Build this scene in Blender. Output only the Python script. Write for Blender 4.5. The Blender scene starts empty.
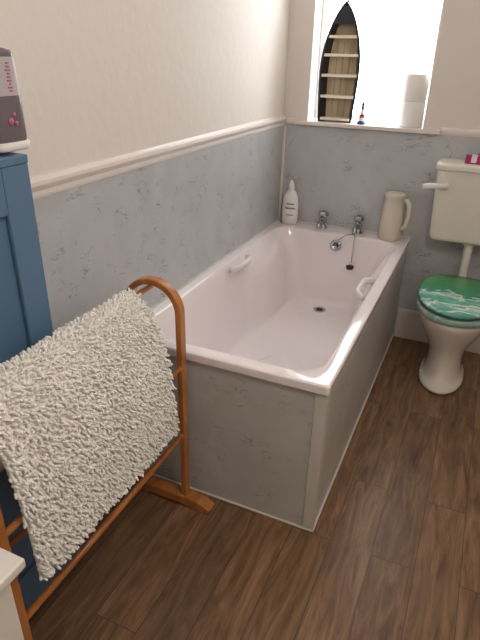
import bpy, math, random
import numpy as np
from mathutils import Vector, Matrix
random.seed(4)
W,H,L,HD=0.805,0.63,1.70,1.234

# ---------------------------------------------------------------- helpers
def srgb(r,g,b):
    f=lambda c:(c/255)/12.92 if c/255<=0.04045 else ((c/255+0.055)/1.055)**2.4
    return (f(r),f(g),f(b),1)
def mat(name,col,rough=0.5,metal=0.0,bump=0.0,bscale=40,coat=0.0,vary=0.0,vscale=6):
    m=bpy.data.materials.new(name);m.use_nodes=True
    nt=m.node_tree;b=nt.nodes['Principled BSDF']
    b.inputs['Base Color'].default_value=col
    b.inputs['Roughness'].default_value=rough
    b.inputs['Metallic'].default_value=metal
    b.inputs['Coat Weight'].default_value=coat
    tc=nt.nodes.new('ShaderNodeTexCoord')
    if vary>0:
        n=nt.nodes.new('ShaderNodeTexNoise');n.inputs['Scale'].default_value=vscale;n.inputs['Detail'].default_value=4
        nt.links.new(tc.outputs['Object'],n.inputs['Vector'])
        mx=nt.nodes.new('ShaderNodeMix');mx.data_type='RGBA'
        mx.inputs['A'].default_value=tuple(c*(1-vary) for c in col[:3])+(1,)
        mx.inputs['B'].default_value=tuple(min(1,c*(1+vary)) for c in col[:3])+(1,)
        nt.links.new(n.outputs['Fac'],mx.inputs['Factor']);nt.links.new(mx.outputs['Result'],b.inputs['Base Color'])
    if bump>0:
        n=nt.nodes.new('ShaderNodeTexNoise');n.inputs['Scale'].default_value=bscale;n.inputs['Detail'].default_value=5
        nt.links.new(tc.outputs['Object'],n.inputs['Vector'])
        bp=nt.nodes.new('ShaderNodeBump');bp.inputs['Strength'].default_value=bump;bp.inputs['Distance'].default_value=0.01
        nt.links.new(n.outputs['Fac'],bp.inputs['Height']);nt.links.new(bp.outputs['Normal'],b.inputs['Normal'])
    return m
def ramp(nt,stops):
    r=nt.nodes.new('ShaderNodeValToRGB');e=r.color_ramp.elements
    while len(e)<len(stops): e.new(0.5)
    for i,(p,c) in enumerate(stops): e[i].position=p;e[i].color=c
    return r
def marble(name,base,vein,light,rough=0.3,vs=.85):
    m=mat(name,base,rough);nt=m.node_tree;b=nt.nodes['Principled BSDF']
    tc=nt.nodes.new('ShaderNodeTexCoord')
    n=nt.nodes.new('ShaderNodeTexNoise');n.inputs['Scale'].default_value=4;n.inputs['Detail'].default_value=7;n.inputs['Roughness'].default_value=.6;n.inputs['Distortion'].default_value=1.2
    nt.links.new(tc.outputs['Object'],n.inputs['Vector'])
    r=ramp(nt,[(0.3,base),(0.7,light)]);nt.links.new(n.outputs['Fac'],r.inputs['Fac'])
    mp=nt.nodes.new('ShaderNodeMapping');mp.inputs['Rotation'].default_value=(.5,.4,.6);mp.inputs['Scale'].default_value=(1,1,2.4)
    nt.links.new(tc.outputs['Object'],mp.inputs['Vector'])
    n2=nt.nodes.new('ShaderNodeTexNoise');n2.inputs['Scale'].default_value=7;n2.inputs['Detail'].default_value=4;n2.inputs['Distortion'].default_value=1.7
    nt.links.new(mp.outputs['Vector'],n2.inputs['Vector'])
    z=(0,0,0,1);o=(vs,vs,vs,1)
    r2=ramp(nt,[(0.482,z),(0.5,o),(0.518,z)]);nt.links.new(n2.outputs['Fac'],r2.inputs['Fac'])
    n3=nt.nodes.new('ShaderNodeTexNoise');n3.inputs['Scale'].default_value=11;n3.inputs['Detail'].default_value=2
    nt.links.new(tc.outputs['Object'],n3.inputs['Vector'])
    r3=ramp(nt,[(0.51,z),(0.62,(1,1,1,1))]);nt.links.new(n3.outputs['Fac'],r3.inputs['Fac'])
    mu=nt.nodes.new('ShaderNodeMath');mu.operation='MULTIPLY'
    nt.links.new(r2.outputs['Color'],mu.inputs[0]);nt.links.new(r3.outputs['Color'],mu.inputs[1])
    mx=nt.nodes.new('ShaderNodeMix');mx.data_type='RGBA';mx.inputs['B'].default_value=vein
    nt.links.new(mu.outputs[0],mx.inputs['Factor']);nt.links.new(r.outputs['Color'],mx.inputs['A'])
    nt.links.new(mx.outputs['Result'],b.inputs['Base Color'])
    return m
def wood(name,dark,light,axis_scale,rough=0.35,scale=6,coat=0.0):
    m=mat(name,dark,rough,coat=coat);nt=m.node_tree;b=nt.nodes['Principled BSDF']
    tc=nt.nodes.new('ShaderNodeTexCoord');mp=nt.nodes.new('ShaderNodeMapping');mp.inputs['Scale'].default_value=axis_scale
    nt.links.new(tc.outputs['Object'],mp.inputs['Vector'])
    n=nt.nodes.new('ShaderNodeTexNoise');n.inputs['Scale'].default_value=scale;n.inputs['Detail'].default_value=6;n.inputs['Distortion'].default_value=.6
    nt.links.new(mp.outputs['Vector'],n.inputs['Vector'])
    r=ramp(nt,[(0.3,dark),(0.7,light)]);nt.links.new(n.outputs['Fac'],r.inputs['Fac'])
    nt.links.new(r.outputs['Color'],b.inputs['Base Color'])
    return m
def obj(name,verts,faces,m=None,smooth=False,parent=None,bevel=0,subsurf=0,autos=None):
    me=bpy.data.meshes.new(name);me.from_pydata([tuple(v) for v in verts],[],[tuple(f) for f in faces]);me.update()
    import bmesh
    bm=bmesh.new();bm.from_mesh(me);bmesh.ops.recalc_face_normals(bm,faces=bm.faces);bm.to_mesh(me);bm.free()
    o=bpy.data.objects.new(name,me);bpy.context.collection.objects.link(o)
    if m: me.materials.append(m)
    if smooth:
        for p in me.polygons:p.use_smooth=True
    if bevel:
        b=o.modifiers.new('bev','BEVEL');b.width=bevel;b.segments=3;b.limit_method='ANGLE'
        for p in me.polygons:p.use_smooth=True
        w=o.modifiers.new('wn','WEIGHTED_NORMAL');w.keep_sharp=True
    if subsurf:
        s=o.modifiers.new('ss','SUBSURF');s.levels=subsurf;s.render_levels=subsurf
    if parent: o.parent=parent
    return o
def empty(name):
    e=bpy.data.objects.new(name,None);bpy.context.collection.objects.link(e);e.empty_display_size=.05;return e
BF=[(0,1,3,2),(4,6,7,5),(0,4,5,1),(2,3,7,6),(0,2,6,4),(1,5,7,3)]
def boxgeo(a,b):
    return [(x,y,z) for x in (a[0],b[0]) for y in (a[1],b[1]) for z in (a[2],b[2])],BF
def box(name,a,b,m,parent=None,bevel=0):
    v,f=boxgeo(a,b);return obj(name,v,f,m,parent=parent,bevel=bevel)
def boxes(name,lst,m,parent=None,bevel=0):
    V=[];F=[]
    for a,b in lst:
        v,f=boxgeo(a,b);k=len(V);V+=v;F+=[tuple(i+k for i in q) for q in f]
    return obj(name,V,F,m,parent=parent,bevel=bevel)
def loftgeo(rings,c0=True,c1=True):
    n=len(rings[0]);V=[p for r in rings for p in r];F=[]
    for i in range(len(rings)-1):
        for j in range(n):
            F.append((i*n+j,i*n+(j+1)%n,(i+1)*n+(j+1)%n,(i+1)*n+j))
    if c0:F.append(tuple(range(n-1,-1,-1)))
    if c1:F.append(tuple((len(rings)-1)*n+j for j in range(n)))
    return V,F
def loft(name,rings,m,parent=None,c0=True,c1=True,smooth=True,subsurf=0,bevel=0):
    V,F=loftgeo(rings,c0,c1);return obj(name,V,F,m,smooth,parent,bevel,subsurf)
def lathe(name,prof,loc,m,parent=None,n=32,sx=1,sy=1,axis=None,smooth=True):
    rings=[]
    for r,z in prof:
        rings.append([Vector((max(r,1e-4)*sx*math.cos(2*math.pi*k/n),max(r,1e-4)*sy*math.sin(2*math.pi*k/n),z)) for k in range(n)])
    q=Vector((0,0,1)).rotation_difference(Vector(axis)) if axis else None
    rr=[[ (q@p if q else p)+Vector(loc) for p in r] for r in rings]
    return loft(name,rr,m,parent,smooth=smooth)
def tube(name,pts,rad,m,parent=None,n=12,flat=1.0):
    P=[Vector(p) for p in pts]
    if not isinstance(rad,(list,tuple)):rad=[rad]*len(P)
    rings=[];up=None
    for i,p in enumerate(P):
        t=(P[min(i+1,len(P)-1)]-P[max(i-1,0)]).normalized()
        if up is None:
            up=Vector((0,0,1)) if abs(t.z)<.9 else Vector((1,0,0))
        s=t.cross(up).normalized();up=s.cross(t).normalized()
        rings.append([p+s*rad[i]*math.cos(2*math.pi*k/n)+up*rad[i]*flat*math.sin(2*math.pi*k/n) for k in range(n)])
    return loft(name,rings,m,parent)
def rr(x0,x1,y0,y1,r,z,k=10):
    pts=[]
    for cx,cy,a0 in [(x1-r,y1-r,0),(x0+r,y1-r,90),(x0+r,y0+r,180),(x1-r,y0+r,270)]:
        for i in range(k):
            a=math.radians(a0+90*i/(k-1));pts.append(Vector((cx+r*math.cos(a),cy+r*math.sin(a),z)))
    out=[]
    for i in range(len(pts)):
        a=pts[i];b=pts[(i+1)%len(pts)];out.append(a)
        if i%k==k-1:
            for s in range(1,16):out.append(a.lerp(b,s/16))
    return out
def arc(c,r,a0,a1,n):
    return [(c[0]+r*math.cos(math.radians(a0+(a1-a0)*i/(n-1))),c[1]+r*math.sin(math.radians(a0+(a1-a0)*i/(n-1)))) for i in range(n)]

# ---------------------------------------------------------------- materials
M_wall=mat('painted_plaster',srgb(227,219,211),.75,bump=.2,bscale=25)
M_ceil=mat('ceiling_paint',srgb(238,234,228),.8)
M_trim=mat('trim_gloss',srgb(229,220,214),.35)
M_winf=mat('window_frame_paint',srgb(240,240,240),.35)
M_panel=marble('marbled_wall_panel',srgb(182,183,185),srgb(118,115,124),srgb(196,197,199),.28)
M_panel2=marble('marbled_bath_panel',srgb(190,188,184),srgb(126,123,128),srgb(204,202,198),.3,.7)
M_bath=mat('bath_acrylic',srgb(243,234,235),.08,coat=.6)
M_white=mat('white_plastic',srgb(238,234,230),.3)
M_ceramic=mat('toilet_ceramic',srgb(232,226,217),.12,coat=.4)
M_cistern=mat('cistern_plastic',srgb(228,223,211),.3)
M_chrome=mat('chrome',srgb(180,184,190),.12,1.0)
M_dark=mat('black_rubber',srgb(22,20,20),.5)
M_sil=mat('silicone_seal',srgb(215,212,205),.5)
M_corner=mat('panel_corner_trim',srgb(212,209,202),.4)
M_blue=mat('blue_paint',srgb(92,122,152),.45,vary=.06,vscale=3)
M_pine=wood('varnished_pine',srgb(156,90,42),srgb(200,132,70),(3,1,.6),.3,9,coat=.3)
M_mat=mat('chenille',srgb(248,244,238),.95)
M_cab=mat('white_cabinet_paint',srgb(230,225,216),.4)
M_boatd=mat('boat_dark_paint',srgb(30,30,40),.4)
M_boati=wood('boat_inner_wood',srgb(160,138,108),srgb(208,192,164),(1,1,.3),.6,12)
M_shelf=mat('boat_shelf_cream',srgb(240,232,214),.6)
M_paper=mat('tissue_paper',srgb(246,243,240),.95)
M_jug=mat('beige_plastic',srgb(216,208,192),.4)

# floor
m=bpy.data.materials.new('vinyl_wood_floor');m.use_nodes=True;nt=m.node_tree;b=nt.nodes['Principled BSDF'];M_floor=m
tc=nt.nodes.new('ShaderNodeTexCoord')
mp=nt.nodes.new('ShaderNodeMapping');mp.inputs['Rotation'].default_value=(0,0,math.radians(90))
nt.links.new(tc.outputs['Object'],mp.inputs['Vector'])
br=nt.nodes.new('ShaderNodeTexBrick');br.inputs['Scale'].default_value=1;br.inputs['Brick Width'].default_value=.92;br.inputs['Row Height'].default_value=.145
br.inputs['Mortar Size'].default_value=.0012;br.inputs['Mortar Smooth'].default_value=.3;br.offset=.37
br.inputs['Color1'].default_value=(0,0,0,1);br.inputs['Color2'].default_value=(1,1,1,1);br.inputs['Mortar'].default_value=(.5,.5,.5,1)
nt.links.new(mp.outputs['Vector'],br.inputs['Vector'])
mp2=nt.nodes.new('ShaderNodeMapping');mp2.inputs['Scale'].default_value=(13,1.5,1)
nt.links.new(tc.outputs['Object'],mp2.inputs['Vector'])
ad=nt.nodes.new('ShaderNodeVectorMath');ad.operation='ADD'
sc=nt.nodes.new('ShaderNodeVectorMath');sc.operation='SCALE';sc.inputs['Scale'].default_value=7
nt.links.new(br.outputs['Color'],sc.inputs[0]);nt.links.new(mp2.outputs['Vector'],ad.inputs[0]);nt.links.new(sc.outputs['Vector'],ad.inputs[1])
n=nt.nodes.new('ShaderNodeTexNoise');n.inputs['Scale'].default_value=1.9;n.inputs['Detail'].default_value=10;n.inputs['Roughness'].default_value=.70;n.inputs['Distortion'].default_value=1.4
nt.links.new(ad.outputs['Vector'],n.inputs['Vector'])
r=ramp(nt,[(0.30,srgb(84,58,40)),(0.46,srgb(122,90,65)),(0.56,srgb(140,107,79)),(0.74,srgb(168,134,103))])
nt.links.new(n.outputs['Fac'],r.inputs['Fac'])
hs=nt.nodes.new('ShaderNodeHueSaturation')
mr=nt.nodes.new('ShaderNodeMapRange');mr.inputs['To Min'].default_value=.80;mr.inputs['To Max'].default_value=1.10
nt.links.new(br.outputs['Color'],mr.inputs['Value']);nt.links.new(mr.outputs['Result'],hs.inputs['Value']);nt.links.new(r.outputs['Color'],hs.inputs['Color'])
mx=nt.nodes.new('ShaderNodeMix');mx.data_type='RGBA';mx.inputs['B'].default_value=srgb(60,42,31)
nt.links.new(br.outputs['Fac'],mx.inputs['Factor']);nt.links.new(hs.outputs['Color'],mx.inputs['A'])
nt.links.new(mx.outputs['Result'],b.inputs['Base Color'])
b.inputs['Roughness'].default_value=.38
bp=nt.nodes.new('ShaderNodeBump');bp.inputs['Strength'].default_value=.15;bp.inputs['Distance'].default_value=.004
nt.links.new(n.outputs['Fac'],bp.inputs['Height']);nt.links.new(bp.outputs['Normal'],b.inputs['Normal'])

# ---------------------------------------------------------------- room shell
X1,Y0,ZC=2.05,-2.3,2.4
box('floor',(-.2,Y0-.1,-.1),(X1+.1,L+.3,0),M_floor)
box('ceiling',(-.2,Y0-.1,ZC),(X1+.1,L+.3,ZC+.1),M_ceil)
box('wall_left',(-.2,Y0-.1,0),(0,L+.3,ZC),M_wall)
box('wall_right',(X1,Y0-.1,0),(X1+.1,L+.3,ZC),M_wall)
box('wall_front',(0,Y0-.1,0),(X1,Y0,ZC),M_wall)
WX0,WX1,WZ0,WZ1=.14,.772,1.215,2.15
boxes('wall_back',[((0,L,0),(WX0,L+.25,ZC)),((WX1,L,0),(X1,L+.25,ZC)),((WX0,L,0),(WX1,L+.25,WZ0-.02)),((WX0,L,WZ1),(WX1,L+.25,ZC))],M_wall)
box('wall_panel_left',(0,-.385,0),(.006,L,HD-.02),M_panel)
box('wall_panel_back',(.006,L-.006,0),(X1,L,HD-.035),M_panel)
box('trim_1',(.006,L-.022,H+.008),(.022,L-.006,HD-.05),M_trim,bevel=.004)
def rail(name,prof,p0,p1,axis):
    rings=[]
    for t in (p0,p1):
        rings.append([Vector((a,t,z)) if axis=='y' else Vector((t,L-a,z)) for a,z in prof])
    return loft(name,rings,M_trim,smooth=False)
prof=[(0,HD-.05),(.008,HD-.05),(.010,HD-.042),(.010,HD-.030),(.015,HD-.024),(.020,HD-.014),(.019,HD-.004),(.012,HD+.002),(.008,HD+.008),(0,HD+.008)]
rail('trim_2',prof,-.385,L-.0,'y')
prof2=[(0,HD-.04),(.006,HD-.04),(.010,HD-.03),(.011,HD-.018),(.008,HD-.010),(0,HD-.006)]
rail('trim_3',prof2,.020,.07,'x')
rail('trim_4',prof2,.865,X1,'x')
boxes('baseboard_back',[((W+.0,L-.02,0),(X1,L-.006,.19))],M_trim,bevel=.004)

# window
win=empty('window_1')
yw=L+.13
fr=[((WX0,yw,WZ0),(WX0+.03,yw+.04,WZ1)),((WX1-.022,yw,WZ0),(WX1,yw+.04,WZ1)),((WX0+.03,yw,WZ0),(WX1-.022,yw+.04,WZ0+.035)),((WX0+.03,yw,WZ1-.05),(WX1-.022,yw+.04,WZ1)),((WX0+.03,yw+.003,1.92),(WX1-.022,yw+.037,1.955))]
boxes('frame',fr,M_winf,win,bevel=.004)
g=bpy.data.materials.new('window_glass');g.use_nodes=True;nt=g.node_tree;nt.nodes.clear()
o_=nt.nodes.new('ShaderNodeOutputMaterial');mxs=nt.nodes.new('ShaderNodeMixShader');t_=nt.nodes.new('ShaderNodeBsdfTransparent');gl=nt.nodes.new('ShaderNodeBsdfGlossy');gl.inputs['Roughness'].default_value=.05
mxs.inputs[0].default_value=.05;nt.links.new(t_.outputs[0],mxs.inputs[1]);nt.links.new(gl.outputs[0],mxs.inputs[2]);nt.links.new(mxs.outputs[0],o_.inputs[0])
box('glass_pane',(WX0+.03,yw+.018,WZ0+.035),(WX1-.022,yw+.022,WZ1-.05),g,win)
boxes('window_sill',[((.075,L-.035,WZ0-.02),(.862,L,WZ0)),((WX0,L,WZ0-.02),(WX1,yw,WZ0))],M_trim,bevel=.003)

# ---------------------------------------------------------------- bathtub
bath=empty('bathtub')
def waist(pts,t):
    out=[]
    for p in pts:
        s=1/(1+math.exp(-(p.y-1.02)/.04))*1/(1+math.exp((p.y-1.46)/.03))
        k=.064*t*s
        if p.x<.25:p=p+Vector((k,0,0))
        elif p.x>.55:p=p-Vector((k,0,0))
        out.append(p)
    return out
R_=[rr(0,W,0,L-.007,.012,H-.030),rr(0,W,0,L-.007,.012,H-.028),rr(0,W,0,L-.007,.012,H-.006),rr(.001,W-.001,.001,L-.007,.012,H-.002),rr(.005,W-.005,.005,L-.008,.012,H),
 rr(.050,W-.046,.055,1.565,.10,H),rr(.054,W-.050,.059,1.561,.10,H-.002),rr(.057,W-.053,.063,1.558,.10,H-.008),
 waist(rr(.066,W-.062,.082,1.552,.11,H-.035),.35),waist(rr(.076,W-.072,.115,1.54,.13,H-.09),.9),waist(rr(.088,W-.084,.17,1.525,.14,H-.17),1),
 waist(rr(.104,W-.100,.25,1.51,.145,H-.26),1),waist(rr(.118,W-.114,.32,1.495,.14,H-.335),1),waist(rr(.134,W-.130,.37,1.483,.13,H-.375),.9),
 waist(rr(.155,W-.150,.41,1.468,.12,H-.394),.7),rr(.20,W-.195,.48,1.44,.10,H-.402),rr(.36,W-.36,.7,1.3,.03,H-.404)]
loft('bath_shell',R_,M_bath,bath,c0=False,c1=True,subsurf=1)
box('front_panel',(.008,.012,.006),(W-.010,.018,H-.029),M_panel2,bath)
box('side_panel',(W-.016,.012,.006),(W-.010,L-.007,H-.029),M_panel2,bath)
boxes('corner_trim',[((W-.045,.008,.004),(W-.006,.0118,H-.030)),((W-.0098,.0082,.004),(W-.006,.045,H-.030))],M_corner,bath,bevel=.0015)
boxes('floor_seal',[((.008,.004,0),(W-.002,.012,.007)),((W-.010,.004,0),(W-.002,L-.007,.007))],M_sil,bath,bevel=.002)
boxes('wall_seal',[((.0062,.0,H-.003),(.013,L-.01,H+.007)),((.006,L-.014,H-.003),(W,L-.007,H+.007))],M_sil,bath,bevel=.002)
def grip(name,x,y0,y1,s,z):
    pts=[];n=17
    for i in range(n):
        t=i/(n-1);e=math.sin(math.pi*t)
        u=min(1,e*2.2)
        pts.append((x+s*.036*u,y0+(y1-y0)*t,z+.006*u))
    tube(name,pts,.011,M_white,bath,12,flat=1.5)
grip('grip_1',.072,.83,1.04,1,H-.028)
grip('grip_2',W-.068,.78,1.0,-1,H-.022)
lathe('drain_ring',[(0.012,-.001),(.034,-.001),(.036,.002),(.030,.004),(.022,.002),(.012,.0005)],(.40,1.37,H-.4015),M_chrome,bath)
lathe('drain_hole',[(0,0),(.02,0),(.02,.0025),(0,.0025)],(.40,1.37,H-.4005),M_dark,bath)
ov=Vector((.415,1.541,H-.062))
lathe('overflow_plate',[(0,0),(.033,0),(.033,.004),(.028,.008),(.020,.008),(.018,.005),(0,.005)],ov,M_chrome,bath,axis=(0,-1,.2))
for i in range(6):
    a=i*math.pi/3
    lathe('overflow_slot_%d'%i,[(0,0),(.005,0),(.005,.001),(0,.001)],ov+Vector((.011*math.cos(a),-.0052,.001+.011*math.sin(a))),M_dark,bath,n=10,axis=(0,-1,.2))
def tap(name,x,y,cap):
    t=empty(name)
    lathe('body',[(0,0),(.030,0),(.030,.006),(.021,.010),(.019,.03),(.022,.04),(.022,.052),(.014,.058),(.012,.066),(0,.066)],(x,y,H-.001),M_chrome,t,24)
    tube('spout',[(x,y,H+.036),(x,y-.03,H+.042),(x,y-.06,H+.043),(x,y-.085,H+.036),(x,y-.094,H+.020)],[.016,.0155,.0145,.014,.0135],M_chrome,t,14)
    n=24;rings=[]
    for r,z in [(.012,.064),(.025,.070),(.029,.078),(.028,.092),(.021,.099),(0.001,.100)]:
        rings.append([Vector((x+r*(1+.09*math.cos(6*2*math.pi*k/n))*math.cos(2*math.pi*k/n),y+r*(1+.09*math.cos(6*2*math.pi*k/n))*math.sin(2*math.pi*k/n),H+z)) for k in range(n)])
    loft('handle',rings,M_chrome,t)
    lathe('indicator',[(0,0),(.007,0),(.006,.002),(0,.002)],(x,y,H+.0995),cap,t,16)
    return t
tap('bath_tap',.30,1.645,mat('hot_red',srgb(170,40,40),.4))
tap('bath_tap',.51,1.645,mat('cold_blue',srgb(40,80,170),.4))
plug=empty('bath_plug')
pts=[ov+Vector((0,-.01,.005)),ov+Vector((.02,-.03,.045)),ov+Vector((.055,-.02,.075)),Vector((.507,1.565,H+.012)),Vector((.52,1.535,H+.002)),Vector((.521,1.525,H-.06)),Vector((.521,1.515,H-.14))]
tube('chain',pts,.0026,M_chrome,plug,8)
for i in range(len(pts)-1):
    a,b_=pts[i],pts[i+1];k=int((b_-a).length/.009)+1
    for j in range(k):
        c=a.lerp(b_,j/k);lathe('bead_%d_%d'%(i,j),[(0,-.0035),(.003,-.002),(.0040,0),(.003,.002),(0,.0035)],c,M_chrome,plug,6)
lathe('stopper',[(0,-.012),(.019,-.012),(.023,0),(.023,.004),(.008,.006),(.004,.012),(0,.012)],(.521,1.493,H-.158),M_dark,plug,24)

# shampoo bottle
bt=empty('shampoo_bottle');bx,by=.095,1.635
rings=[]
for z,a,c in [(0,.040,.026),(.004,.047,.031),(.06,.051,.034),(.12,.050,.033),(.165,.043,.029),(.192,.030,.022),(.204,.018,.016),(.208,.014,.014)]:
    rings.append([Vector((bx+a*math.cos(2*math.pi*k/28),by+c*math.sin(2*math.pi*k/28),H+z)) for k in range(28)])
loft('body',rings,M_white,bt)
lathe('cap',[(0,.208),(.017,.208),(.018,.212),(.016,.231),(.010,.250),(.004,.262),(0,.263)],(bx,by,H),M_white,bt,24)
M_lab=mat('label_blue',srgb(128,138,168),.4)
def label(name,z0,z1,w,a_,c_,m_):
    V=[];F=[];n=10
    for i,z in enumerate((z0,z1)):
        for j in range(n):
            a=-math.pi/2+.15+w*(j/(n-1)-.5)
            V.append((bx+a_*math.cos(a),by+c_*math.sin(a),H+z))
    for j in range(n-1):F.append((j,j+1,n+j+1,n+j))
    obj(name,V,F,m_,True,bt)
label('label_1',.122,.130,1.0,.0506,.0336,M_lab);label('label_2',.096,.106,1.3,.0512,.0342,M_lab);label('label_3',.058,.064,.9,.0514,.0344,M_lab)

# jug
jg=empty('plastic_jug');jx,jy=.695,1.625
lathe('body',[(0,0),(.056,0),(.061,.004),(.064,.05),(.060,.12),(.055,.19),(.054,.236),(.058,.243),(.055,.245),(.052,.238),(.05,.19),(.054,.05),(.052,.012),(0,.010)],(jx,jy,H),M_jug,jg,36)
hp=[(jx+.045,jy-.02,H+.222),(jx+.072,jy-.035,H+.228),(jx+.086,jy-.042,H+.205),(jx+.090,jy-.042,H+.15),(jx+.082,jy-.038,H+.09),(jx+.05,jy-.022,H+.062)]
tube('handle',hp,.009,M_jug,jg,12,flat=1.4)
lathe('lid',[(0,.241),(.056,.241),(.057,.249),(.047,.255),(.012,.258),(0,.258)],(jx,jy,H),M_jug,jg,36)

# ---------------------------------------------------------------- toilet
to=empty('toilet');cx=1.115
def egg(hw,yf,yb,z,n=48,pb=.65,tl=0):
    ym=yf+(yb-yf)*.5;pts=[]
    for k in range(n):
        a=2*math.pi*k/n;c,s=math.cos(a),math.sin(a)
        if s<0: x=hw*c;y=ym+(ym-yf)*s
        else: x=hw*math.copysign(abs(c)**pb,c);y=ym+(yb-ym)*abs(s)**pb
        pts.append(Vector((cx+x,y,z+tl*(y-1.085))))
    return pts
pan=[egg(.115,1.115,1.53,0),egg(.115,1.115,1.53,.016),egg(.112,1.12,1.53,.03),egg(.098,1.15,1.53,.04),egg(.090,1.18,1.53,.07),egg(.086,1.195,1.53,.12),egg(.092,1.195,1.53,.19),egg(.118,1.165,1.53,.25),egg(.15,1.13,1.53,.31),egg(.170,1.105,1.535,.36),egg(.176,1.096,1.54,.385),egg(.176,1.096,1.54,.402),egg(.170,1.103,1.535,.408),
 egg(.13,1.145,1.46,.406),egg(.12,1.16,1.45,.38),egg(.09,1.2,1.42,.30),egg(.04,1.27,1.36,.24)]
loft('pan',pan,M_ceramic,to,subsurf=1)
for s in (-1,1):
    lathe('foot_screw_%d'%(s+2),[(0,0),(.009,0),(.008,.006),(0,.008)],(cx+s*.100,1.27,.034),M_white,to,12)
def seamat(name,stops,zs):
    m=bpy.data.materials.new(name);m.use_nodes=True;nt=m.node_tree;b=nt.nodes['Principled BSDF']
    tc=nt.nodes.new('ShaderNodeTexCoord');sp=nt.nodes.new('ShaderNodeSeparateXYZ');nt.links.new(tc.outputs['Object'],sp.inputs[0])
    mp=nt.nodes.new('ShaderNodeMapping');mp.inputs['Scale'].default_value=(2.6,7,1)
    nt.links.new(tc.outputs['Object'],mp.inputs['Vector'])
    n=nt.nodes.new('ShaderNodeTexNoise');n.inputs['Scale'].default_value=3.0;n.inputs['Detail'].default_value=5;n.inputs['Distortion'].default_value=1.6
    nt.links.new(mp.outputs['Vector'],n.inputs['Vector'])
    mr=nt.nodes.new('ShaderNodeMapRange');mr.inputs['From Min'].default_value=1.08;mr.inputs['From Max'].default_value=1.52
    nt.links.new(sp.outputs['Y'],mr.inputs['Value'])
    ma=nt.nodes.new('ShaderNodeMath');ma.operation='MULTIPLY_ADD';ma.inputs[1].default_value=zs;nt.links.new(n.outputs['Fac'],ma.inputs[0]);nt.links.new(mr.outputs['Result'],ma.inputs[2])
    sb=nt.nodes.new('ShaderNodeMath');sb.operation='SUBTRACT';sb.inputs[1].default_value=zs*.5;nt.links.new(ma.outputs[0],sb.inputs[0])
    r=ramp(nt,stops);nt.links.new(sb.outputs[0],r.inputs['Fac']);nt.links.new(r.outputs['Color'],b.inputs['Base Color']);b.inputs['Roughness'].default_value=.15
    b.inputs['Coat Weight'].default_value=.2
    return m
M_sea=seamat('sea_print_lid',[(0.0,srgb(84,156,142)),(.13,srgb(140,196,182)),(.19,srgb(226,238,230)),(.25,srgb(84,166,148)),(.36,srgb(112,188,170)),(.42,srgb(228,240,232)),(.48,srgb(80,160,136)),(.60,srgb(84,160,116)),(.78,srgb(102,168,112)),(1.0,srgb(74,134,82))],.6)
M_sea2=seamat('sea_print_seat',[(0.0,srgb(150,186,176)),(.3,srgb(206,224,216)),(.5,srgb(110,160,148)),(.8,srgb(180,210,198)),(1,srgb(80,120,106))],.9)
M_seatdk=mat('seat_edge_teal',srgb(58,88,84),.2)
seat=[egg(.180,1.090,1.50,.410),egg(.190,1.080,1.512,.420),egg(.190,1.080,1.512,.438),egg(.182,1.088,1.50,.448),egg(.115,1.16,1.45,.448),egg(.112,1.163,1.447,.43),egg(.115,1.16,1.45,.410)]
loft('seat',seat+[seat[0]],M_sea2,to,c0=False,c1=False)
TL=.10
lid=[egg(.182,1.088,1.508,.450,tl=TL),egg(.191,1.079,1.520,.455,tl=TL),egg(.191,1.079,1.520,.461,tl=TL)]
loft('lid_edge',lid,M_seatdk,to)
lid=[egg(.191,1.079,1.520,.4612,tl=TL),egg(.188,1.082,1.517,.470,tl=TL),egg(.178,1.093,1.507,.475,tl=TL),egg(.13,1.15,1.46,.478,tl=TL),egg(.04,1.26,1.36,.479,tl=TL)]
loft('lid_top',lid,M_sea,to)
for s in (-1,1):
    boxes('hinge_%d'%(s+2),[((cx+s*.07-.014,1.519,.408),(cx+s*.07+.014,1.538,.490))],M_chrome,to,bevel=.003)
c=[rr(cx-.197,cx+.197,1.535,L-.008,.03,.685,6),rr(cx-.205,cx+.205,1.525,L-.008,.035,.705,6),rr(cx-.222,cx+.222,1.512,L-.008,.035,1.045,6),rr(cx-.222,cx+.222,1.512,L-.008,.035,1.05,6)]
loft('cistern',c,M_cistern,to,smooth=False,bevel=.006)
c=[rr(cx-.229,cx+.229,1.504,L-.007,.035,1.05,6),rr(cx-.231,cx+.231,1.502,L-.007,.035,1.055,6),rr(cx-.231,cx+.231,1.502,L-.007,.035,1.074,6),rr(cx-.221,cx+.221,1.512,L-.012,.035,1.084,6)]
loft('cistern_lid',c,M_cistern,to,smooth=False,bevel=.004)
lathe('lever_boss',[(0,0),(.018,0),(.018,.012),(.012,.02),(0,.02)],(cx-.165,1.514,.975),M_white,to,20,axis=(0,-1,0))
tube('lever',[(cx-.155,1.488,.976),(cx-.20,1.484,.975),(cx-.245,1.484,.970),(cx-.275,1.486,.964)],[.009,.010,.012,.010],M_white,to,12,flat=1.3)
tube('flush_pipe',[(cx,1.60,.685),(cx,1.60,.60),(cx,1.60,.50),(cx,1.59,.42),(cx,1.56,.37),(cx,1.52,.355)],[.024,.022,.022,.022,.024,.026],M_white,to,18)
lathe('flush_nut',[(0,0),(.034,0),(.034,.02),(.03,.024),(0,.024)],(cx,1.60,.662),M_white,to,8,smooth=False)

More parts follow.
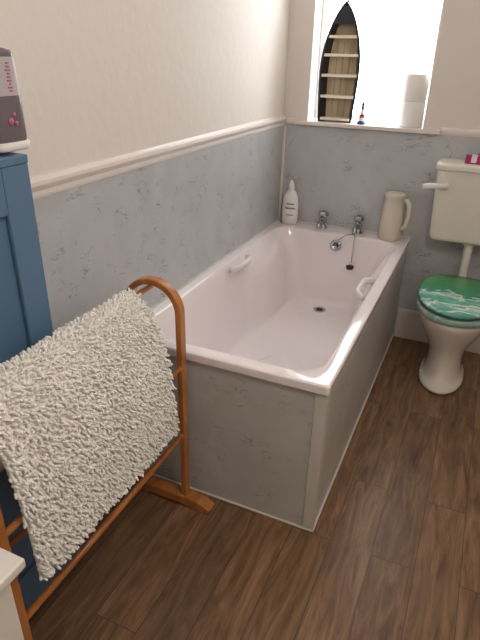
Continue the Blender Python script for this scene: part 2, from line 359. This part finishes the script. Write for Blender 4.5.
tb=empty('toothpaste_box')
M_mag=mat('carton_magenta',srgb(176,40,110),.35);M_pur=mat('carton_purple',srgb(90,50,130),.35)
zc=1.0845
box('carton',(cx-.10,1.55,zc),(cx+.08,1.59,zc+.04),M_mag,tb,bevel=.002)
box('carton_band',(cx-.075,1.5492,zc+.006),(cx-.05,1.5908,zc+.0408),M_white,tb)
box('carton_flap',(cx-.102,1.551,zc+.001),(cx-.0995,1.589,zc+.039),M_pur,tb)
tt=empty('toothpaste_tube')
rings=[]
for y,a,c_ in [(0,.024,.002),(.02,.023,.008),(.06,.021,.018),(.10,.021,.021),(.115,.020,.020),(.12,.008,.008)]:
    rings.append([Vector((cx-.10+y,1.64+a*math.cos(2*math.pi*k/18),zc+.0215+c_*math.sin(2*math.pi*k/18))) for k in range(18)])
loft('tube_body',rings,M_pur,tt)
lathe('tube_cap',[(0,0),(.016,0),(.020,.025),(0,.025)],(cx+.018,1.64,zc+.0215),M_white,tt,16,axis=(1,0,0))

# ---------------------------------------------------------------- window sill things
bo=empty('boat_shelf_ornament');bz=WZ0;bcx=.290;Hb=.585
yb0,yb1=L+.020,L+.085
def bw(t):
    if t>=1:return 0
    lo=.110*(1-.14*(1-min(1,t/.42))**1.6)
    hi=max(0,1-max(0,(t-.42)/.58)**2.1)
    return lo*hi**.80
ts=[i/40 for i in range(41)]
tilt=.03
def bp_(x,y,t): return Vector((bcx+x,y+tilt*t,bz+t*Hb))
V=[];F=[];wl=.012
for t in ts:
    w=bw(t);wi=max(0,w-wl)
    for x,y in [(-w,yb0),(-w*.80,yb1),(w*.80,yb1),(w,yb0),(wi,yb0),(wi*.8,yb1-.008),(-wi*.8,yb1-.008),(-wi,yb0)]:
        V.append(bp_(x,y,t))
for i in range(len(ts)-1):
    for j in range(8):
        F.append((i*8+j,i*8+(j+1)%8,(i+1)*8+(j+1)%8,(i+1)*8+j))
F.append(tuple(range(8)))
obj('hull',V,F,M_boatd,False,bo)
V=[];F=[]
ti=[i/40 for i in range(37)]
for t in ti:
    wi=max(.001,bw(t)-wl-.001)
    V+= [bp_(-wi*.8,yb1-.009,t),bp_(wi*.8,yb1-.009,t)]
for i in range(len(ti)-1):F.append((2*i,2*i+1,2*i+3,2*i+2))
obj('inner_board',V,F,M_boati,False,bo)
V=[];F=[];td=[.82+i*.02 for i in range(8)]
for t in td:
    wi=max(.001,bw(t)-.004);V+=[bp_(-wi,yb0-.001,t),bp_(wi,yb0-.001,t)]
for i in range(len(td)-1):F.append((2*i,2*i+1,2*i+3,2*i+2))
obj('fore_deck',V,F,M_boatd,False,bo)
for k,t in enumerate([.014,.21,.39,.56,.71]):
    wi=bw(t)-wl+.001;V=[]
    for tt_ in (t,t+.024):
        for x,y in [(-wi,yb0+.002),(wi,yb0+.002),(wi*.8,yb1-.009),(-wi*.8,yb1-.009)]:V.append(bp_(x,y,tt_))
    obj('shelf_%d'%k,V,[(0,1,2,3),(7,6,5,4),(0,4,5,1),(1,5,6,2),(2,6,7,3),(3,7,4,0)],M_shelf,False,bo)
for x in (-.035,0,.035):
    obj('plank_line_%d'%int(x*100+5),[bp_(x-.0008,yb1-.0105,.03),bp_(x+.0008,yb1-.0105,.03),bp_(x+.0008,yb1-.0105,.68),bp_(x-.0008,yb1-.0105,.68)],[(0,1,2,3)],M_boatd,False,bo)
tube('bow_loop',[bp_(0,yb0+.03,.965),bp_(0,yb0+.03,1.0),bp_(0,yb0+.03,1.015)],.006,M_boatd,bo,8)

lh=empty('lighthouse_ornament');lx,ly=.445,L+.01
M_red=mat('red_paint',srgb(150,40,45),.4);M_navy=mat('navy_paint',srgb(50,60,110),.4)
lathe('rock_base',[(0,0),(.024,0),(.023,.010),(.015,.018),(0,.018)],(lx,ly,WZ0),M_navy,lh,16)
lathe('tower',[(0,.018),(.014,.018),(.012,.045),(.009,.078),(0,.078)],(lx,ly,WZ0),M_white,lh,16)
lathe('red_band',[(.0133,.034),(.0140,.034),(.0122,.052),(.0112,.052)],(lx,ly,WZ0),M_red,lh,16)
lathe('gallery',[(0,.078),(.014,.078),(.014,.082),(.008,.083),(.008,.098),(0,.098)],(lx,ly,WZ0),M_navy,lh,16)
lathe('roof',[(0,.098),(.012,.098),(.004,.112),(.001,.124),(0,.124)],(lx,ly,WZ0),M_red,lh,16)

for k in range(2):
    t=empty('toilet_roll')
    z=WZ0+k*.130;rx,ry=.697,L+.052
    lathe('paper',[(.02,0),(.060,0),(.064,.004),(.064,.124),(.060,.129),(.02,.129)],(rx,ry,z),M_paper,t,36)
    lathe('core',[(.018,.001),(.021,.001),(.021,.1285),(.018,.1285),(.018,.001)],(rx,ry,z),M_jug,t,24)

# ---------------------------------------------------------------- blue cupboard
cu=empty('blue_cupboard');ct=1.325
yc0,yc1=-1.6,-.385
box('carcass',(.007,yc0,0),(.085,yc1,ct-.02),M_blue,cu)
box('top',(.007,yc0,ct-.02),(.102,yc1,ct),M_blue,cu,bevel=.003)
st=[((.085,yc1-.085,.0),(.1,yc1,ct-.02))]
st+=[((.085,yc0,.0),(.1,yc0+.06,ct-.02)),((.085,yc1-.70,0),(.1,yc1-.60,ct-.02))]
for z0,z1 in [(0,.14),(.62,.74),(ct-.13,ct-.02)]:
    st.append(((.085,yc0+.06,z0),(.0998,yc1-.085,z1)))
boxes('door_frame',st,M_blue,cu,bevel=.004)

# wall mounted hand wash dispenser (flat fronted holder on the wall)
hw=empty('hand_wash_dispenser');hx,hy=.050,-.398;hz=1.333
M_hw=mat('mauve_translucent',srgb(112,102,108),.25,coat=.3);M_hwl=mat('mauve_label',srgb(186,178,182),.35);M_pink=mat('label_pink',srgb(190,96,130),.4)
boxes('wall_bracket',[((.0,hy-.035,hz),(.010,hy+.035,hz+.25)),((.0,hy-.04,hz),(.03,hy+.04,hz+.012))],M_white,hw,bevel=.004)
def sq(a,c_,z,n=40,p=.38):
    o=[]
    for k in range(n):
        t=2*math.pi*k/n;cc,ss=math.cos(t),math.sin(t)
        o.append(Vector((hx+a*math.copysign(abs(cc)**p,cc),hy+c_*math.copysign(abs(ss)**p,ss),z)))
    return o
loft('body',[sq(.034,.044,hz+.014),sq(.036,.046,hz+.03),sq(.035,.045,hz+.13),sq(.033,.042,hz+.205),sq(.030,.038,hz+.214),sq(.018,.022,hz+.218)],M_hw,hw)
loft('holder_cup',[sq(.035,.046,hz),sq(.038,.050,hz+.004),sq(.039,.051,hz+.018),sq(.036,.047,hz+.020)],M_white,hw)
loft('label',[sq(.0360,.0460,hz+.120),sq(.0340,.0432,hz+.200)],M_hwl,hw,c0=False,c1=False)
V=[];k=0
lst=[]
for i in range(9):
    zz=hz+.128+i*.0072;w_=.006+.003*math.sin(i*2.3)
    lst.append(((hx+.0345,hy+.010-w_,zz),(hx+.0366,hy+.010+w_*.6,zz+.0035)))
boxes('label_lettering',lst,M_pink,hw)
for i,(dy,dz,r_) in enumerate([(-.006,.066,.009),(.006,.080,.006),(.010,.060,.006)]):
    lathe('flower_%d'%i,[(0,0),(r_,0),(r_*.6,.0015),(0,.0015)],(hx+.0358,hy+dy,hz+dz),M_pink,hw,12,axis=(1,0,0))
lathe('pump_collar',[(0,.216),(.022,.216),(.022,.243),(.011,.248),(.009,.265),(0,.265)],(hx,hy,hz),M_white,hw,20)
lathe('pump_head',[(0,.262),(.014,.262),(.019,.270),(.017,.290),(0,.296)],(hx,hy,hz),M_white,hw,20)
tube('pump_nozzle',[(hx,hy,hz+.280),(hx+.03,hy-.02,hz+.282),(hx+.052,hy-.035,hz+.272)],[.009,.008,.007],M_white,hw,10)
lathe('red_mark',[(0,0),(.006,0),(.005,.0015),(0,.0015)],(hx+.0215,hy,hz+.230),M_red,hw,12,axis=(1,0,0))

# ---------------------------------------------------------------- towel rack
ra=empty('wooden_towel_rack')
xa,xb,zt=.122,.316,.902
def bent(name,y):
    yA,yB=y-.016,y+.016;th=.0105
    r=(xb-xa)/2;cxr=(xa+xb)/2
    path=[(xb,.045),(xb,.4)]+[(xb,.6)]+arc((cxr,zt-r),r,0,180,25)+[(xa,.6),(xa,.4),(xa,.045)]
    rings=[];n=len(path)
    for i,(x,z) in enumerate(path):
        a=path[max(0,i-1)];b_=path[min(n-1,i+1)]
        tx,tz=b_[0]-a[0],b_[1]-a[1];l=math.hypot(tx,tz);nx,nz=tz/l,-tx/l
        rings.append([Vector((x+nx*th,yA,z+nz*th)),Vector((x+nx*th,yB,z+nz*th)),Vector((x-nx*th,yB,z-nz*th)),Vector((x-nx*th,yA,z-nz*th))])
    loft(name,rings,M_pine,ra,smooth=False,bevel=.004)
yf,yn=-.062,-.845
for i,y in enumerate((yf,yn)):
    bent('arch_%d'%i,y)
    pr=[(.108,0),(.145,0),(.16,.010),(.32,.010),(.345,0),(.425,0),(.428,.022),(.39,.042),(.33,.050),(.14,.050),(.115,.044),(.107,.02)]
    rings=[[Vector((x,yy,z)) for x,z in pr] for yy in (y-.024,y+.024)]
    loft('foot_%d'%i,rings,M_pine,ra,smooth=False,bevel=.004)
def railr(name,x,z,r=.010):
    tube(name,[(x,yn-.012,z),(x,(yn+yf)/2,z),(x,yf+.012,z)],r,M_pine,ra,14)
railr('rail_1',xb,.61,.009);railr('rail_2',xb,.33);railr('rail_3',xa,.61,.009);railr('rail_4',xa,.33)
railr('rail_5',(xa+xb)/2-.010,zt-.022,.009)
for z in (.61,.33):
    lathe('peg_%d'%int(z*100),[(0,0),(.011,0),(.011,.006),(0,.008)],(xb,yf-.016,z),M_pine,ra,14,axis=(0,-1,0))

# ---------------------------------------------------------------- chenille bath mat
bm_=empty('bath_mat')
path=[(.150,.60),(.156,.72),(.170,.83),(.182,.880),(.194,.895),(.211,.901),(.230,.896),(.254,.875),(.282,.835),(.306,.775),(.321,.712),(.331,.66),(.337,.60),(.340,.53),(.342,.47),(.343,.43)]
P=np.array(path)
for _ in range(3):
    Q=[P[0]]
    for i in range(len(P)-1):Q+= [P[i]*.75+P[i+1]*.25,P[i]*.25+P[i+1]*.75]
    Q.append(P[-1]);P=np.array(Q)
seg=np.r_[0,np.cumsum(np.hypot(*np.diff(P,axis=0).T))]
def at(s):
    f=lambda q:np.array([np.interp(q,seg,P[:,0]),np.interp(q,seg,P[:,1])])
    t=f(s+.006)-f(s-.006);t/=np.linalg.norm(t)+1e-9;p=f(s)
    return p[0],p[1],t,np.array([-t[1],t[0]])
S=seg[-1];ya,yb_=-.785,-.170
def wob(y,s): return .003*math.sin(y*22+s*5)
V=[];F=[];ns=70;ny=24
for i in range(ns+1):
    s=S*i/ns;x,z,t,nn=at(s)
    for j in range(ny+1):
        y=ya+(yb_-ya)*j/ny
        V.append((x+wob(y,s),y,z))
for i in range(ns):
    for j in range(ny):
        a=i*(ny+1)+j;F.append((a,a+1,a+ny+2,a+ny+1))
o=obj('backing',V,F,M_mat,True,bm_)
so=o.modifiers.new('so','SOLIDIFY');so.thickness=.005;so.offset=0
V=[];F=[];sp=.0083
rows=int(S/sp);cols=int((yb_-ya)/sp)
K=6
for i in range(rows+1):
    for j in range(cols+1):
        s=min(S-.002,max(.002,i*sp+random.uniform(-.0025,.0025)));y=ya+(j+.5*(i%2))*sp+random.uniform(-.0025,.0025)
        if y>yb_+.003: continue
        x,z,t,nn=at(s)
        N=Vector((nn[0],0,nn[1]))
        if s>.3*S and (N.x+N.z)<0:N=-N
        if s<=.3*S and N.x>0:N=-N
        lnk=.55 if (s<.32*S and z<.85 and x-.022<.118) else 1
        base=Vector((x+wob(y,s),y,z))
        d=(N*1.0+Vector((random.gauss(0,.30),random.gauss(0,.38),random.gauss(0,.32)))).normalized()
        if d.dot(N)<.45:d=(d+N*.6).normalized()
        ln=random.uniform(.015,.021)*lnk;r0=random.uniform(.0030,.0037)
        droop=Vector((random.gauss(0,.2),random.gauss(0,.35),-.8))
        pts=[base,base+d*ln*.4,base+d*ln*.75+droop*ln*.12,base+d*ln*.95+droop*ln*.28,base+d*ln*1.0+droop*ln*.36]
        rad=[r0*.85,r0,r0*1.05,r0*.9,r0*.35]
        k0=len(V)
        for q,(p,rd) in enumerate(zip(pts,rad)):
            tt_=(pts[min(q+1,4)]-pts[max(q-1,0)]).normalized()
            u=tt_.cross(Vector((0,1,.13))).normalized();v_=tt_.cross(u)
            for k in range(K):
                a=2*math.pi*k/K;V.append(p+u*rd*math.cos(a)+v_*rd*math.sin(a))
        for q in range(4):
            for k in range(K):
                F.append((k0+q*K+k,k0+q*K+(k+1)%K,k0+(q+1)*K+(k+1)%K,k0+(q+1)*K+k))
        F.append(tuple(k0+4*K+k for k in range(K)))
me=bpy.data.meshes.new('pile');me.from_pydata([tuple(v) for v in V],[],F);me.update()
o=bpy.data.objects.new('pile',me);bpy.context.collection.objects.link(o);me.materials.append(M_mat);o.parent=bm_
for p_ in me.polygons:p_.use_smooth=True

# ---------------------------------------------------------------- white cabinet
wc=empty('white_cabinet')
box('cabinet_top',(.12,-1.40,.785),(.545,-.965,.805),M_cab,wc,bevel=.004)
box('cabinet_body',(.14,-1.38,.06),(.515,-.985,.785),M_cab,wc)
boxes('cabinet_door_frame',[((.515,-1.375,.08),(.53,-1.32,.775)),((.515,-1.04,.08),(.53,-.99,.775)),((.515,-1.32,.08),(.5295,-1.04,.13)),((.515,-1.32,.72),(.5295,-1.04,.775))],M_cab,wc,bevel=.003)
boxes('cabinet_slats',[((.515,-1.318+i*.0465,.132),(.522,-1.318+i*.0465+.043,.718)) for i in range(6)],M_cab,wc,bevel=.002)
boxes('cabinet_legs',[((x,y,0),(x+.035,y+.035,.06)) for x in (.15,.47) for y in (-1.37,-1.03)],M_cab,wc)
lathe('cabinet_knob',[(0,0),(.006,0),(.006,.012),(.014,.02),(.012,.028),(0,.03)],(.53,-1.34,.5),M_chrome,wc,18,axis=(1,0,0))

# ---------------------------------------------------------------- ceiling lamp
cl=empty('ceiling_lamp');LX,LY=1.32,-.70
lathe('lamp_base',[(0,-.03),(.14,-.03),(.15,-.02),(.15,0),(0,0)],(LX,LY,ZC),M_white,cl,32)
M_glow=bpy.data.materials.new('lamp_glass');M_glow.use_nodes=True
bb=M_glow.node_tree.nodes['Principled BSDF'];bb.inputs['Emission Color'].default_value=(1,.9,.8,1);bb.inputs['Emission Strength'].default_value=4
lathe('lamp_glass',[(0,-.10),(.06,-.095),(.11,-.07),(.135,-.03),(0,-.03)],(LX,LY,ZC),M_glow,cl,32)
ld=bpy.data.lights.new('lamp_light','POINT');ld.energy=20;ld.color=(1,.93,.85);ld.shadow_soft_size=.14
lo=bpy.data.objects.new('lamp_light',ld);bpy.context.collection.objects.link(lo);lo.location=(LX,LY,ZC-.26);lo.parent=cl

# daylight
w=bpy.data.worlds.new('sky');bpy.context.scene.world=w;w.use_nodes=True
bg=w.node_tree.nodes['Background'];bg.inputs['Color'].default_value=(.94,.97,1,1);bg.inputs['Strength'].default_value=15
pl=bpy.data.lights.new('window_portal','AREA');pl.shape='RECTANGLE';pl.size=WX1-WX0;pl.size_y=WZ1-WZ0
pl.cycles.is_portal=True
po=bpy.data.objects.new('window_portal',pl);bpy.context.collection.objects.link(po)
po.location=((WX0+WX1)/2,L+.24,(WZ0+WZ1)/2);po.rotation_euler=(math.radians(-90),0,0)

# camera
cam=bpy.data.cameras.new('camera');co=bpy.data.objects.new('camera',cam);bpy.context.collection.objects.link(co)
co.location=(1.1002,-1.3808,1.5523);co.rotation_euler=(1.1062,-.0207,.4221)
cam.sensor_fit='HORIZONTAL';cam.sensor_width=36;cam.lens=534.056/480*36;cam.clip_start=.02
bpy.context.scene.camera=co
try:
    bpy.context.scene.view_settings.view_transform='Standard'
    bpy.context.scene.view_settings.look='None'
except Exception as e: print(e)
